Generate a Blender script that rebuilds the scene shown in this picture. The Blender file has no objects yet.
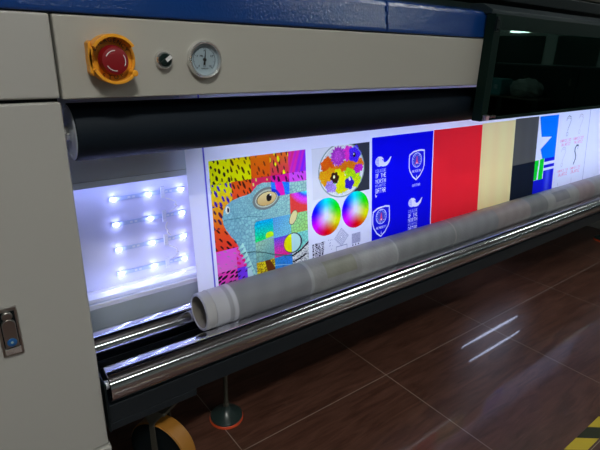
import bpy, bmesh, math, random
import numpy as np
from mathutils import Vector, Matrix
random.seed(4); rng = np.random.default_rng(7)
S = bpy.context.scene; C = S.collection
PI = math.pi

# ------------------------------------------------------------------ materials
def srgb(r, g, b):
    f = lambda c: (c/255)/12.92 if c/255 <= .04045 else ((c/255+.055)/1.055)**2.4
    return (f(r), f(g), f(b), 1)

def pmat(name, col, rough=.5, metal=0, bump=0, bscale=200, spec=.5, emis=None, estr=0, rvar=0, coat=0, stretch=(1,1,1)):
    m = bpy.data.materials.new(name); m.use_nodes = True
    N = m.node_tree.nodes; L = m.node_tree.links; b = N['Principled BSDF']
    b.inputs['Base Color'].default_value = col; b.inputs['Roughness'].default_value = rough
    b.inputs['Metallic'].default_value = metal; b.inputs['Specular IOR Level'].default_value = spec
    b.inputs['Coat Weight'].default_value = coat
    if emis: b.inputs['Emission Color'].default_value = emis; b.inputs['Emission Strength'].default_value = estr
    tc = N.new('ShaderNodeTexCoord'); mp = N.new('ShaderNodeMapping'); mp.inputs['Scale'].default_value = stretch
    L.new(tc.outputs['Object'], mp.inputs[0])
    nz = N.new('ShaderNodeTexNoise'); nz.inputs['Scale'].default_value = bscale; nz.inputs['Detail'].default_value = 3
    L.new(mp.outputs[0], nz.inputs['Vector'])
    if bump:
        bp = N.new('ShaderNodeBump'); bp.inputs['Strength'].default_value = bump; bp.inputs['Distance'].default_value = .001
        L.new(nz.outputs['Fac'], bp.inputs['Height']); L.new(bp.outputs[0], b.inputs['Normal'])
    if rvar:
        mr = N.new('ShaderNodeMapRange'); mr.inputs['To Min'].default_value = max(0, rough-rvar); mr.inputs['To Max'].default_value = rough+rvar
        L.new(nz.outputs['Fac'], mr.inputs['Value']); L.new(mr.outputs[0], b.inputs['Roughness'])
    return m

M = {}
M['panel'] = pmat('warm_grey_powder_coat', (.42,.41,.365,1), .42, bump=.12, bscale=900)
M['cab'] = pmat('grey_powder_coat', (.42,.415,.39,1), .45, bump=.12, bscale=900)
M['blue'] = pmat('blue_gloss_paint', (.006,.042,.20,1), .10, bump=.55, bscale=190, spec=.55)
M['black'] = pmat('black_metal', (.006,.010,.012,1), .35, bump=.1, spec=.15)
M['beam'] = pmat('dark_steel_beam', (.006,.011,.016,1), .5, bump=.1)
M['rubber'] = pmat('navy_black_rubber', (.004,.009,.016,1), .62, bump=.15, bscale=500, spec=.2)
M['chrome'] = pmat('polished_steel', (.70,.70,.74,1), .11, 1, rvar=.0, bscale=30, stretch=(.3,4,4))
b_ = M['chrome'].node_tree.nodes['Principled BSDF']; tg = M['chrome'].node_tree.nodes.new('ShaderNodeTangent'); tg.direction_type = 'RADIAL'; tg.axis = 'X'
M['chrome'].node_tree.links.new(tg.outputs[0], b_.inputs['Tangent']); b_.inputs['Anisotropic'].default_value = .92; b_.inputs['Anisotropic Rotation'].default_value = .25
M['chromed'] = pmat('chrome_trim', (.8,.8,.79,1), .22, .85)
M['nickel'] = pmat('satin_nickel', (.42,.40,.38,1), .3, 1)
M['endcap'] = pmat('turned_aluminium', (.75,.8,.88,1), .4, .5)
M['orange'] = pmat('orange_yellow_plastic', srgb(244,165,38), .4, bump=.05)
M['red'] = pmat('red_plastic', srgb(135,14,24), .42)
M['white'] = pmat('white_mark', (.75,.75,.75,1), .5)
M['ink'] = pmat('black_ink', (.012,.012,.012,1), .5)
M['green'] = pmat('dark_green_black_plastic', (.008,.02,.018,1), .35, spec=.2)
M['dial'] = pmat('pale_blue_dial', srgb(150,168,178), .4)
M['fabric'] = pmat('white_reflector', (.74,.75,.97,1), .5)
M['flange'] = pmat('grey_blue_metal', (.34,.39,.43,1), .4, bump=.05)
M['uflange'] = pmat('lightened_flange_metal', (.62,.70,.80,1), .45, bump=.05)  # flange metal lightened to stand in for light on the upper flange
M['lip'] = pmat('glossy_white_lip', (.85,.86,.92,1), .25, .3)
M['strip'] = pmat('led_strip_film', (.50,.60,.85,1), .3)
M['clear'] = pmat('milky_connector', (.78,.8,.9,1), .3)
M['wire'] = pmat('white_wire', (.85,.85,.9,1), .4)
M['card'] = pmat('pale_core_board', (.42,.42,.44,1), .7, bump=.1)
M['cardin'] = pmat('brown_core_board', (.20,.18,.15,1), .8, bump=.3)
M['tan'] = pmat('tan_polyurethane', srgb(160,108,38), .45, bump=.1)
M['iron'] = pmat('dull_zinc', (.13,.125,.10,1), .45, .7)
M['bluebtn'] = pmat('blue_button', srgb(30,90,150), .3)
M['lampk'] = pmat('bright_lamp_diffuser', (1,1,1,1), .5, emis=(1,.99,.93,1), estr=102)
M['lampw'] = pmat('lamp_diffuser', (1,1,1,1), .5, emis=(.93,1,.97,1), estr=17.0)
M['wall'] = pmat('hall_wall_paint', (.36,.41,.39,1), .8, bump=.1)
M['dusk'] = pmat('dim_window', (.05,.07,.06,1), .3, emis=(.6,1,.8,1), estr=.35)
M['darkwin'] = pmat('dark_window_glass', (.016,.034,.030,1), .08)
M['ceil'] = pmat('ceiling_paint', (.36,.37,.37,1), .9)
M['label'] = pmat('pink_white_label', srgb(205,170,180), .5)
M['orangebase'] = pmat('orange_rubber', srgb(200,70,25), .5)
M['grease'] = pmat('dark_foot_pad', (.018,.032,.030,1), .3)
M['rail'] = pmat('slate_rail', (.020,.032,.038,1), .35, .1)
M['tan_rail'] = pmat('brown_grey_rail', (.12,.11,.09,1), .35, .5)
M['under'] = pmat('streak_glow_emitter', (1,1,1,1), .3, emis=(.62,.70,1,1), estr=12)  # emission for the added streak shapes below the machine
M['led'] = pmat('led_lens', (1,1,1,1), .3, emis=(.42,.48,1,1), estr=45)

def glass_mat():
    m = bpy.data.materials.new('smoked_glass'); m.use_nodes = True
    N = m.node_tree.nodes; L = m.node_tree.links; N.clear()
    o = N.new('ShaderNodeOutputMaterial'); mx = N.new('ShaderNodeMixShader'); fr = N.new('ShaderNodeFresnel'); fr.inputs[0].default_value = 1.75
    t = N.new('ShaderNodeBsdfTransparent'); t.inputs[0].default_value = (.16,.24,.23,1)
    g = N.new('ShaderNodeBsdfGlossy'); g.inputs['Roughness'].default_value = .02; g.inputs[0].default_value = (.62,1,.86,1)
    L.new(fr.outputs[0], mx.inputs[0]); L.new(t.outputs[0], mx.inputs[1]); L.new(g.outputs[0], mx.inputs[2]); L.new(mx.outputs[0], o.inputs[0])
    return m
M['glass'] = glass_mat()
M['door'] = pmat('green_black_aluminium', (.006,.016,.013,1), .35, bump=.05, spec=.08)

def print_mat():
    m = bpy.data.materials.new('backlit_printed_film'); m.use_nodes = True
    N = m.node_tree.nodes; L = m.node_tree.links; N.clear()
    o = N.new('ShaderNodeOutputMaterial'); mx = N.new('ShaderNodeMixShader'); mx.inputs[0].default_value = .5
    a = N.new('ShaderNodeVertexColor'); a.layer_name = 'Col'
    t = N.new('ShaderNodeBsdfTranslucent'); d = N.new('ShaderNodeBsdfPrincipled'); d.inputs['Roughness'].default_value = .5
    d.inputs['Specular IOR Level'].default_value = .25
    L.new(a.outputs[0], t.inputs[0]); L.new(a.outputs[0], d.inputs['Base Color'])
    L.new(d.outputs[0], mx.inputs[1]); L.new(t.outputs[0], mx.inputs[2]); L.new(mx.outputs[0], o.inputs[0])
    return m
M['print'] = print_mat()
def roll_mat():
    m = bpy.data.materials.new('rolled_film_back'); m.use_nodes = True
    N = m.node_tree.nodes; L = m.node_tree.links; b = N['Principled BSDF']
    a = N.new('ShaderNodeVertexColor'); a.layer_name = 'Col'
    L.new(a.outputs[0], b.inputs['Base Color']); b.inputs['Roughness'].default_value = .38
    return m
M['roll'] = roll_mat()

def floor_mat():
    m = bpy.data.materials.new('wood_grain_floor_tile'); m.use_nodes = True
    N = m.node_tree.nodes; L = m.node_tree.links; b = N['Principled BSDF']
    tc = N.new('ShaderNodeTexCoord'); mp = N.new('ShaderNodeMapping'); mp.inputs['Scale'].default_value = (1.6,12,1)
    L.new(tc.outputs['Object'], mp.inputs[0])
    n1 = N.new('ShaderNodeTexNoise'); n1.inputs['Scale'].default_value = 3.5; n1.inputs['Detail'].default_value = 8; n1.inputs['Distortion'].default_value = 1.2
    L.new(mp.outputs[0], n1.inputs['Vector'])
    n2 = N.new('ShaderNodeTexNoise'); n2.inputs['Scale'].default_value = 2.2; n2.inputs['Detail'].default_value = 4
    L.new(tc.outputs['Object'], n2.inputs['Vector'])
    r = N.new('ShaderNodeValToRGB'); e = r.color_ramp.elements
    e[0].position = .30; e[0].color = (.056,.022,.014,1); e[1].position = .74; e[1].color = (.140,.062,.042,1)
    L.new(n1.outputs['Fac'], r.inputs[0])
    mx = N.new('ShaderNodeMix'); mx.data_type = 'RGBA'; mx.blend_type = 'MULTIPLY'; mx.inputs[0].default_value = .35
    r2 = N.new('ShaderNodeValToRGB'); r2.color_ramp.elements[0].color = (.45,.42,.42,1); r2.color_ramp.elements[0].position = .3; r2.color_ramp.elements[1].position = .7
    L.new(n2.outputs['Fac'], r2.inputs[0]); L.new(r.outputs[0], mx.inputs[6]); L.new(r2.outputs[0], mx.inputs[7])
    # grout joints of the 600 mm tiles
    sp = N.new('ShaderNodeSeparateXYZ'); L.new(tc.outputs['Object'], sp.inputs[0])
    def joint(out, off):
        a = N.new('ShaderNodeMath'); a.operation = 'SUBTRACT'; L.new(out, a.inputs[0]); a.inputs[1].default_value = off-12
        q = N.new('ShaderNodeMath'); q.operation = 'PINGPONG'; L.new(a.outputs[0], q.inputs[0]); q.inputs[1].default_value = .3
        l = N.new('ShaderNodeMath'); l.operation = 'LESS_THAN'; L.new(q.outputs[0], l.inputs[0]); l.inputs[1].default_value = .0010
        return l
    jx = joint(sp.outputs[0], 1.146); jy = joint(sp.outputs[1], .945)
    mm = N.new('ShaderNodeMath'); mm.operation = 'MAXIMUM'; L.new(jx.outputs[0], mm.inputs[0]); L.new(jy.outputs[0], mm.inputs[1])
    g = N.new('ShaderNodeMix'); g.data_type = 'RGBA'; L.new(mm.outputs[0], g.inputs[0]); L.new(mx.outputs[2], g.inputs[6]); g.inputs[7].default_value = (.32,.27,.23,1)
    L.new(g.outputs[2], b.inputs['Base Color'])
    mr = N.new('ShaderNodeMapRange'); mr.inputs['To Min'].default_value = .24; mr.inputs['To Max'].default_value = .40
    L.new(n1.outputs['Fac'], mr.inputs['Value']); L.new(mr.outputs[0], b.inputs['Roughness'])
    b.inputs['Coat Weight'].default_value = .45; b.inputs['Coat Roughness'].default_value = .05
    n3 = N.new('ShaderNodeTexNoise'); n3.inputs['Scale'].default_value = 220; L.new(mp.outputs[0], n3.inputs['Vector'])
    bp = N.new('ShaderNodeBump'); bp.inputs['Strength'].default_value = .25; bp.inputs['Distance'].default_value = .001
    L.new(n3.outputs['Fac'], bp.inputs['Height']); L.new(bp.outputs[0], b.inputs['Normal'])
    return m
M['floor'] = floor_mat()

# ------------------------------------------------------------------ helpers
def obj(name, bm, mat, parent=None, smooth=False, bevel=0, seg=2):
    me = bpy.data.meshes.new(name); bmesh.ops.recalc_face_normals(bm, faces=bm.faces); bm.to_mesh(me); bm.free()
    for i, mm in enumerate(mat if isinstance(mat, list) else [mat]): me.materials.append(mm)
    if smooth:
        for p in me.polygons: p.use_smooth = True
    o = bpy.data.objects.new(name, me); C.objects.link(o)
    if parent: o.parent = parent
    if bevel:
        b = o.modifiers.new('bevel', 'BEVEL'); b.width = bevel; b.segments = seg; b.limit_method = 'ANGLE'; b.angle_limit = .6
    if smooth or bevel:
        try: me.set_sharp_from_angle(angle=math.radians(35))
        except Exception: pass
        if bevel:
            for p in me.polygons: p.use_smooth = False
    return o
def empty(name, loc, label=None, cat=None, group=None, parent=None):
    o = bpy.data.objects.new(name, None); C.objects.link(o); o.location = loc; o.empty_display_size = .05
    if label: o['label'] = label; o['category'] = cat
    if group: o['group'] = group
    if parent: o.parent = parent
    return o
def tag(o, label=None, cat=None, group=None, kind=None):
    if label: o['label'] = label
    if cat: o['category'] = cat
    if group: o['group'] = group
    if kind: o['kind'] = kind
    return o
def box(bm, x0, x1, y0, y1, z0, z1, mi=0):
    vs = [bm.verts.new(p) for p in ((x0,y0,z0),(x1,y0,z0),(x1,y1,z0),(x0,y1,z0),(x0,y0,z1),(x1,y0,z1),(x1,y1,z1),(x0,y1,z1))]
    for f in ((0,3,2,1),(4,5,6,7),(0,1,5,4),(1,2,6,5),(2,3,7,6),(3,0,4,7)):
        fc = bm.faces.new([vs[i] for i in f]); fc.material_index = mi
def prism(bm, pts, a, b, axis='x', mi=0):
    """closed polygon extruded between a and b along an axis"""
    def P(u, v, w): return {'x': (w,u,v), 'y': (u,w,v), 'z': (u,v,w)}[axis]
    A = [bm.verts.new(P(u,v,a)) for u,v in pts]; B = [bm.verts.new(P(u,v,b)) for u,v in pts]
    f=bm.faces.new(A); f.material_index=mi; f=bm.faces.new(B[::-1]); f.material_index=mi
    n = len(pts)
    for i in range(n):
        f=bm.faces.new((A[i],B[i],B[(i+1)%n],A[(i+1)%n])); f.material_index=mi
def lathe(bm, prof, base, axis='x', n=48, closed=False, mi=0):
    """prof: list of (radius, distance along axis)"""
    rings = []
    for r, h in prof:
        ring = []
        for i in range(n):
            a = 2*PI*i/n; c, s = math.cos(a)*r, math.sin(a)*r
            p = {'x': (h,c,s), 'y': (c,h,s), 'z': (c,s,h)}[axis]
            ring.append(bm.verts.new((base[0]+p[0], base[1]+p[1], base[2]+p[2])))
        rings.append(ring)
    m = len(rings)
    for k in range(m if closed else m-1):
        A, B = rings[k], rings[(k+1)%m]
        for i in range(n):
            f = bm.faces.new((A[i],A[(i+1)%n],B[(i+1)%n],B[i])); f.material_index = mi
    if not closed:
        for R_ in (rings[0], rings[-1]):
            if prof[rings.index(R_)][0] > 1e-6:
                f=bm.faces.new(R_); f.material_index=mi
def tube(bm, pts, r, n=8):
    pts = [Vector(p) for p in pts]; prev = None; up = Vector((.13,.21,.97))
    for i, p in enumerate(pts):
        t = (pts[min(i+1,len(pts)-1)]-pts[max(i-1,0)]).normalized()
        s = t.cross(up).normalized(); u = s.cross(t)
        ring = [bm.verts.new(p+r*(math.cos(2*PI*k/n)*s+math.sin(2*PI*k/n)*u)) for k in range(n)]
        if prev:
            for k in range(n): bm.faces.new((prev[k],prev[(k+1)%n],ring[(k+1)%n],ring[k]))
        else: bm.faces.new(ring)
        prev = ring
    bm.faces.new(prev)
B = bmesh.new
def text_mesh(name, s, size, mat, parent, mtx, thick=.0003):
    cu = bpy.data.curves.new(name, 'FONT'); cu.body = s; cu.size = size; cu.align_x = 'CENTER'; cu.align_y = 'CENTER'; cu.extrude = thick
    t = bpy.data.objects.new('tmp', cu); C.objects.link(t)
    dg = bpy.context.evaluated_depsgraph_get(); me = bpy.data.meshes.new_from_object(t.evaluated_get(dg))
    C.objects.unlink(t); bpy.data.objects.remove(t)
    me.transform(mtx); me.materials.append(mat)
    return me
FACE = Matrix(((1,0,0,0),(0,0,-1,0),(0,1,0,0),(0,0,0,1)))      # text plane -> faces -Y
def join_meshes(name, meshes, mat, parent):
    bm = B()
    for me in meshes: bm.from_mesh(me)
    me = bpy.data.meshes.new(name); bm.to_mesh(me); bm.free(); me.materials.append(mat)
    o = bpy.data.objects.new(name, me); C.objects.link(o); o.parent = parent; return o

# ------------------------------------------------------------------ the hall
bm = B(); box(bm, -5, 10, -6.5, 6.5, -.1, 0); fl = obj('floor', bm, M['floor']); tag(fl, 'brown wood-grain tile floor with pale grout lines', kind='structure')
bm = B(); box(bm, -5, 10, -6.5, 6.5, 3.2, 3.3); tag(obj('ceiling', bm, M['ceil']), kind='structure')
for nm, a in dict(wall_left=(-5.1,-5,-6.5,6.5), wall_right=(10,10.1,-6.5,6.5), wall_back=(-5,10,6.5,6.6), wall_front=(-5,10,-6.6,-6.5)).items():
    bm = B(); box(bm, a[0],a[1],a[2],a[3],0,3.2); tag(obj(nm, bm, M['wall']), kind='structure')
for i, (y0, y1) in enumerate(((-6.1,-4.95),(-4.75,-3.42),(-3.17,-2.38),(-2.1,-.9),(-.6,.5))):     # dark windows of the right wall, mirrored in the smoked glass
    bm = B(); box(bm, 9.96, 9.998, y0, y1, .35, 1.46); tag(obj('window_%d' % (i+1), bm, M['darkwin']), kind='structure')
for loc, rz, sz in (((9.97,-3.95,1.545),PI/2,.42),((9.97,-2.75,1.535),PI/2,.30)):
    t = empty('wall_light', loc, 'white wall lamp of the hall behind the photographer', 'wall light', 'lamps on the hall walls'); t.rotation_euler = (0,0,rz)
    bm = B(); box(bm, -sz/2-.02,sz/2+.02,-.012 if rz == 0 else -.028,.028 if rz == 0 else .028,-.05 if rz == 0 else -.03,.05 if rz == 0 else .03); obj('lamp_housing', bm, M['white'], t)
    bm = B(); h = .10 if rz == 0 else .022; y0 = .029
    box(bm, -sz/2,sz/2,y0,y0+.012,-h,h); obj('diffuser', bm, M['lampw'], t)
for i, (x, y) in enumerate(((-.3,-1.1),(3.6,-.05),(1.2,-3.4),(4.4,-3.4),(7.4,-.6),(7.5,-4.9),(6.5,-4.8),(-2.5,-4.2))):
    t = empty('ceiling_light', (x,y,3.2), 'short bright ceiling lamp nearest the control panel' if i == 0 else 'long white rectangular ceiling lamp of the print hall', 'ceiling light', None if i == 0 else 'long lamps on the hall ceiling')
    w_ = .33 if i == 0 else .62
    bm = B(); box(bm, -w_,w_,-.17,.17,-.05,0); obj('lamp_housing', bm, M['white'], t, bevel=.004)
    bm = B(); box(bm, -w_+.03,w_-.03,-.14,.14,-.058,-.0505); obj('diffuser', bm, M['lampk'] if i == 0 else M['lampw'], t)

# added low dark cupboard along the right wall, darkens the reflection in the smoked glass
t = empty('added_cupboard', (9.6,-3.2,0), 'added long low dark cupboard by the right hall wall, darkening the glass reflection', 'cupboard')
bm = B(); box(bm, -.3,.3,-2.6,2.6,.08,.90); obj('body', bm, M['green'], t, bevel=.004)
bm = B(); box(bm, -.33,.32,-2.65,2.65,.901,.93); obj('worktop', bm, M['rail'], t, bevel=.004)
bm = B(); box(bm, -.26,.28,-2.55,2.55,0,.079); obj('plinth', bm, M['black'], t)
for k in range(6):
    bm = B(); box(bm, -.318,-.301,-2.57+k*.86,-1.73+k*.86,.10,.885); d = obj('door', bm, M['green'], t, bevel=.003)
    bm = B(); box(bm, -.335,-.319,-1.85+k*.86,-1.83+k*.86,.60,.72); obj('handle', bm, M['iron'], d)

# goods on a dark pallet in front of the cupboard, mirrored too
t = empty('pallet', (8.9,-3.4,0), 'dark pallet on the hall floor in front of the low cupboard', 'pallet')
bm = B()
for k in range(6): box(bm, -.26+k*.09,-.19+k*.09,-.75,.75,.335,.36)
obj('deck', bm, M['iron'], t)
for y in (-.7,0,.7):
    bm = B(); box(bm, -.25,.25,y-.05,y+.05,0,.3345); obj('bearer', bm, M['green'], t)
t = empty('crate', (8.9,-3.72,.3605), 'teal crate with white slotted front standing on the dark pallet', 'crate')
bm = B(); box(bm, -.2,.2,-.28,.28,0,.30); obj('body', bm, pmat('teal_plastic', (.05,.22,.24,1), .4), t, bevel=.02)
for k in range(4):
    bm = B(); box(bm, -.208,-.2005,-.22+k*.12,-.15+k*.12,.12,.2); obj('slot', bm, M['dial'], t)
bm = B(); bmesh.ops.create_icosphere(bm, subdivisions=4, radius=1)
for v in bm.verts:
    n = math.sin(v.co.x*7+v.co.y*5)*.06+math.sin(v.co.y*13+v.co.z*9)*.04+math.sin(v.co.z*17+v.co.x*11)*.03
    v.co = Vector((v.co.x*.19, v.co.y*.30, v.co.z*.19))*(1+n)
    if v.co.z < -.14: v.co.z = -.14
wb = obj('wrapped_bundle', bm, pmat('grey_plastic_wrap', (.16,.19,.18,1), .3, bump=.5, bscale=20), smooth=True); wb.location = (8.9,-3.05,.503)
tag(wb, 'grey plastic-wrapped bundle lying on the dark pallet beside the teal crate', 'bundle')

# hazard tape
tp = empty('hazard_tape', (1.9,.37,0), 'yellow and dark striped hazard tape stuck along the brown tile floor', 'floor tape')
bm = B(); box(bm, -1.9, 3.0, -.0195, .0235, .0002, .0011)
obj('dark_tape', bm, pmat('dark_olive_tape', (.045,.05,.032,1), .22, bump=.3, bscale=120), tp)
YT = pmat('yellow_tape', srgb(195,172,40), .4, bump=.3, bscale=60)
for k in range(-25, 38):
    x = 1.479-1.9+k*.157
    if x < -1.84 or x > 2.88: continue
    pts = [(x,.0235),(x+.079,.0235),(x+.079+.055,-.0195),(x+.055,-.0195)]
    bm = B(); prism(bm, pts, .0011, .0016, 'z'); obj('yellow_stripe', bm, YT, tp)

# ------------------------------------------------------------------ the printer
PR = empty('large_format_printer', (2.0,1.2,0), 'long grey and blue large format printer with backlit print window', 'printer')
OFF = Vector((2.0,1.2,0))
def part(name, bm, mat, parent=None, **k):
    """children of the printer: build in world coordinates, shift into the parent's frame"""
    bmesh.ops.translate(bm, verts=bm.verts, vec=-OFF)
    return obj(name, bm, mat, parent or PR, **k)

# left tower
bm = B(); box(bm, -1.2,.184, .902,1.75, .27,1.0035); part('cabinet_door', bm, M['cab'], bevel=.004, seg=3)
bm = B(); box(bm, -1.2,.188, .897,1.75, 0,.266); part('cabinet_base', bm, M['cab'], bevel=.004, seg=3)
bm = B(); box(bm, -1.2,.1835, .901,1.75, 1.0095,1.141); part('cabinet_top_panel', bm, M['cab'], bevel=.004, seg=3)
bm = B(); box(bm, -1.19,.181, .915,1.74, .05,1.14); part('cabinet_frame', bm, M['black'])
# right tower, beyond the frame
bm = B(); box(bm, 3.5,4.6, .9,1.75, 0,1.141); part('end_cabinet', bm, M['cab'], bevel=.004)
# control panel
bm = B(); box(bm, .1872,1.42, .9,.93, 1.0075,1.1405); cp = part('control_panel', bm, M['panel'], bevel=.003, seg=3)
# blue cover: sloping face, joint, latch
def blue_cover(x0, x1, name):
    bm = B(); prism(bm, [(.903,1.1435),(.903,1.152),(.909,1.205),(.914,1.216),(.930,1.222),(1.75,1.226),(1.75,1.1435)], x0, x1, 'x')
    return part(name, bm, M['blue'], bevel=.004, seg=3)
blue_cover(-1.2,.957,'top_cover'); blue_cover(.9585,1.43,'top_cover')
bm = B(); prism(bm, [(.9045,1.162),(.8985,1.164),(.9010,1.182),(.9070,1.182)], .953,.9625, 'x'); prism(bm, [(.9075,1.190),(.9020,1.190),(.9035,1.203),(.910,1.203)], .9495,.953, 'x'); part('cover_latch', bm, M['blue'], bevel=.001)
# body behind
bm = B(); box(bm, .19,3.5, 1.32,1.72, .50,1.14); part('machine_body', bm, M['black'])
bm = B(); box(bm, .19,3.5, .935,1.32, 1.03,1.14); part('platen_housing', bm, M['black'])
bm = B(); box(bm, 1.0,3.5, 1.22,1.72, 1.24,1.62); part('gantry', bm, M['green'], bevel=.01)
bm = B(); box(bm, 1.36,3.5, .97,1.10, 1.262,1.30); part('gantry_rail', bm, M['black'], bevel=.003)
bm = B(); box(bm, 1.40,3.5, 1.16,1.215, 1.345,1.39); part('gantry_rail', bm, M['tan_rail'], bevel=.004)

# emergency stop --------------------------------------------------
ES = empty('emergency_stop', Vector((.2710,.9,1.0735))-OFF, parent=PR)
def sector(bm, r0, r1, y0, y1, a0, a1, n=24):
    pr = []
    for i in range(n+1):
        a = math.radians(a0+(a1-a0)*i/n); c, s = math.cos(a), math.sin(a)
        pr.append([bm.verts.new((r*c,y,r*s)) for r, y in ((r0,y0),(r1,y0),(r1,y1),(r0,y1))])
    for i in range(n):
        for k in range(4): bm.faces.new((pr[i][k],pr[i][(k+1)%4],pr[i+1][(k+1)%4],pr[i+1][k]))
    bm.faces.new(pr[0]); bm.faces.new(pr[-1][::-1])
RG = .0405
bm = B(); lathe(bm, [(.0375,0),(.0375,-.006),(.0365,-.007),(0,-.007)], (0,0,0), 'y', 64)
sector(bm, .0352, RG, -.031, 0, 33, 150); sector(bm, .0352, RG, -.031, 0, 207, 325)
sector(bm, .0352, RG, -.021, 0, 150, 207, 10); sector(bm, .0352, RG, -.010, 0, -35, 33, 10)
prism(bm, [(-.0400,-.022),(-.0350,-.028),(-.0350,.029),(-.0400,.025)], -.021, 0, 'y')
for a in (324,):
    c, s = math.cos(math.radians(a)), math.sin(math.radians(a))
    lathe(bm, [(.0055,0),(.0055,-.031),(.0045,-.0325),(0,-.0325)], (c*.0385,0,s*.0385), 'y', 16)
obj('guard', bm, M['orange'], ES, bevel=.0012, seg=2)
bm = B(); lathe(bm, [(.014,-.007),(.014,-.011),(.0175,-.012),(.0245,-.0135),(.0252,-.016),(.0245,-.0195),(.0232,-.022),(.0228,-.026),(.0215,-.0290),(.017,-.0300),(.010,-.0308),(0,-.031)], (0,0,-.0022), 'y', 64)
obj('push_button', bm, M['red'], ES, smooth=True)
for a in (122, 2, 242):
    bm = B(); sector(bm, .0158, .0170, -.0310, -.0285, a-33, a+33, 12); bmesh.ops.translate(bm, verts=bm.verts, vec=(0,0,-.0022)); obj('arrow_mark', bm, M['white'], ES)
for word, a0, da, flip in (('EMERGENCY', 150, -15, 1), ('STOP', 240, 20, -1)):
    ms = []
    for i, ch in enumerate(word):
        a = math.radians(a0+da*i); r = .0308
        m = FACE @ Matrix.Translation((r*math.cos(a), r*math.sin(a), .0075)) @ Matrix.Rotation(a-PI/2 if flip > 0 else a+PI/2, 4, 'Z')
        ms.append(text_mesh('t', ch, .0098, M['ink'], None, m))
    join_meshes('lettering', ms, M['ink'], ES)

# selector switch -------------------------------------------------
SW = empty('selector_switch', Vector((.3665,.9,1.0725))-OFF, parent=PR)
bm = B(); lathe(bm, [(.0165,0),(.0165,-.003),(.0155,-.008),(.0130,-.0105),(.0125,-.0085),(0,-.0085)], (0,0,0), 'y', 48); obj('bezel', bm, M['chromed'], SW, smooth=True)
bm = B(); lathe(bm, [(.0112,-.008),(.0112,-.0100),(.0112,-.0115),(0,-.0115)], (0,0,0), 'y', 48)
obj('knob', bm, M['green'], SW, smooth=True)
bm = B(); box(bm, -.0035,.0035,-.0175,-.0112,-.0115,.0115)
bmesh.ops.rotate(bm, verts=bm.verts, cent=(0,0,0), matrix=Matrix.Rotation(math.radians(52), 3, 'Y')); obj('lever', bm, M['green'], SW, bevel=.001)
bm = B(); box(bm, -.0033,.0033,-.0181,-.0173,-.001,.0113)
bmesh.ops.rotate(bm, verts=bm.verts, cent=(0,0,0), matrix=Matrix.Rotation(math.radians(52), 3, 'Y')); obj('pointer', bm, M['white'], SW)

# pressure gauge ---------------------------------------------------
G = empty('pressure_gauge', Vector((.4480,.9,1.0740))-OFF, parent=PR)
bm = B(); lathe(bm, [(.0345,0),(.0352,-.004),(.0345,-.010),(.0320,-.0135),(.0295,-.0125),(.0283,-.0085),(.0283,-.002),(.0300,0)], (0,0,0), 'y', 72, closed=True); obj('bezel', bm, M['chromed'], G, smooth=True)
bm = B(); lathe(bm, [(.0284,-.001),(.0284,-.0045),(0,-.0045)], (0,0,0), 'y', 64); obj('dial', bm, M['dial'], G)
bm = B()
for i in range(41):
    a = math.radians(225-270*i/40); big = i % 10 == 0; mid = i % 5 == 0
    r0 = .0195 if big else (.0205 if mid else .0215); w = .00045 if mid or big else .00022
    c, s = math.cos(a), math.sin(a)
    prism(bm, [(r0*c-w*s, r0*s+w*c),(r0*c+w*s, r0*s-w*c),(.0232*c+w*s,.0232*s-w*c),(.0232*c-w*s,.0232*s+w*c)], -.0049, -.0045, 'y')
sector(bm, .0229,.0233,-.0049,-.0045,-45,225,60)
me0 = bpy.data.meshes.new('ticks'); bm.to_mesh(me0); bm.free()
ms = [me0]
for s_, a in (('0',225),('.4',157.5),('.8',90),('1.2',22.5),('1.6',-45)):
    ar = math.radians(a); ms.append(text_mesh('t', s_, .0048, M['ink'], None, FACE @ Matrix.Translation((.0165*math.cos(ar), .0165*math.sin(ar), .0048))))
ms.append(text_mesh('t', 'MPa', .0042, M['ink'], None, FACE @ Matrix.Translation((-.006,.0065,.0048))))
ms.append(text_mesh('t', 'CLASS 2.5', .0034, M['ink'], None, FACE @ Matrix.Translation((0,-.0165,.0048))))
ms.append(text_mesh('t', '\u2022 \u2022', .006, M['ink'], None, FACE @ Matrix.Translation((0,-.012,.0048))))
join_meshes('dial_marking', ms, M['ink'], G)
bm = B(); a = math.radians(82); c, s = math.cos(a), math.sin(a)
prism(bm, [(-.010*c-.0021*s,-.010*s+.0021*c),(-.010*c+.0021*s,-.010*s-.0021*c),(.0*c+.0012*s,-.0012*c),(.0215*c,.0215*s),(-.0012*s,.0012*c)], -.0072,-.0064,'y')
lathe(bm, [(.0030,-.0045),(.0030,-.0080),(0,-.0085)], (0,0,0), 'y', 24); obj('needle', bm, M['ink'], G)

# cabinet lock ------------------------------------------------------
LK = empty('cabinet_lock', Vector((.0455,.902,.608))-OFF, parent=PR)
bm = B()
prism(bm, [(-.0170,-.049),(.0170,-.049),(.0170,.049),(-.0170,.049)], -.0045, 0, 'y')
obj('mount_plate', bm, M['nickel'], LK, bevel=.002)
bm = B(); prism(bm, [(-.0125,-.034),(.0125,-.034),(.0125,.041),(-.0125,.041)], -.0052, -.0046, 'y'); obj('recess', bm, M['black'], LK)
bm = B()
pts = [(-.0105,-.026),(.0105,-.026),(.0105,.018)]+[(.0105*math.cos(math.radians(t)), .018+.0105*math.sin(math.radians(t))) for t in range(15,166,15)]+[(-.0105,.018)]
prism(bm, pts, -.0135,-.0055,'y'); lathe(bm, [(.0085,-.0056),(.0085,-.010),(.007,-.0115),(0,-.0115)], (0,0,.034), 'y', 32)
obj('lever', bm, M['nickel'], LK, bevel=.0015)
bm = B(); box(bm, -.0125,.0125,-.009,-.0048,-.0435,-.0305); obj('catch', bm, M['chromed'], LK, bevel=.0015)
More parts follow.
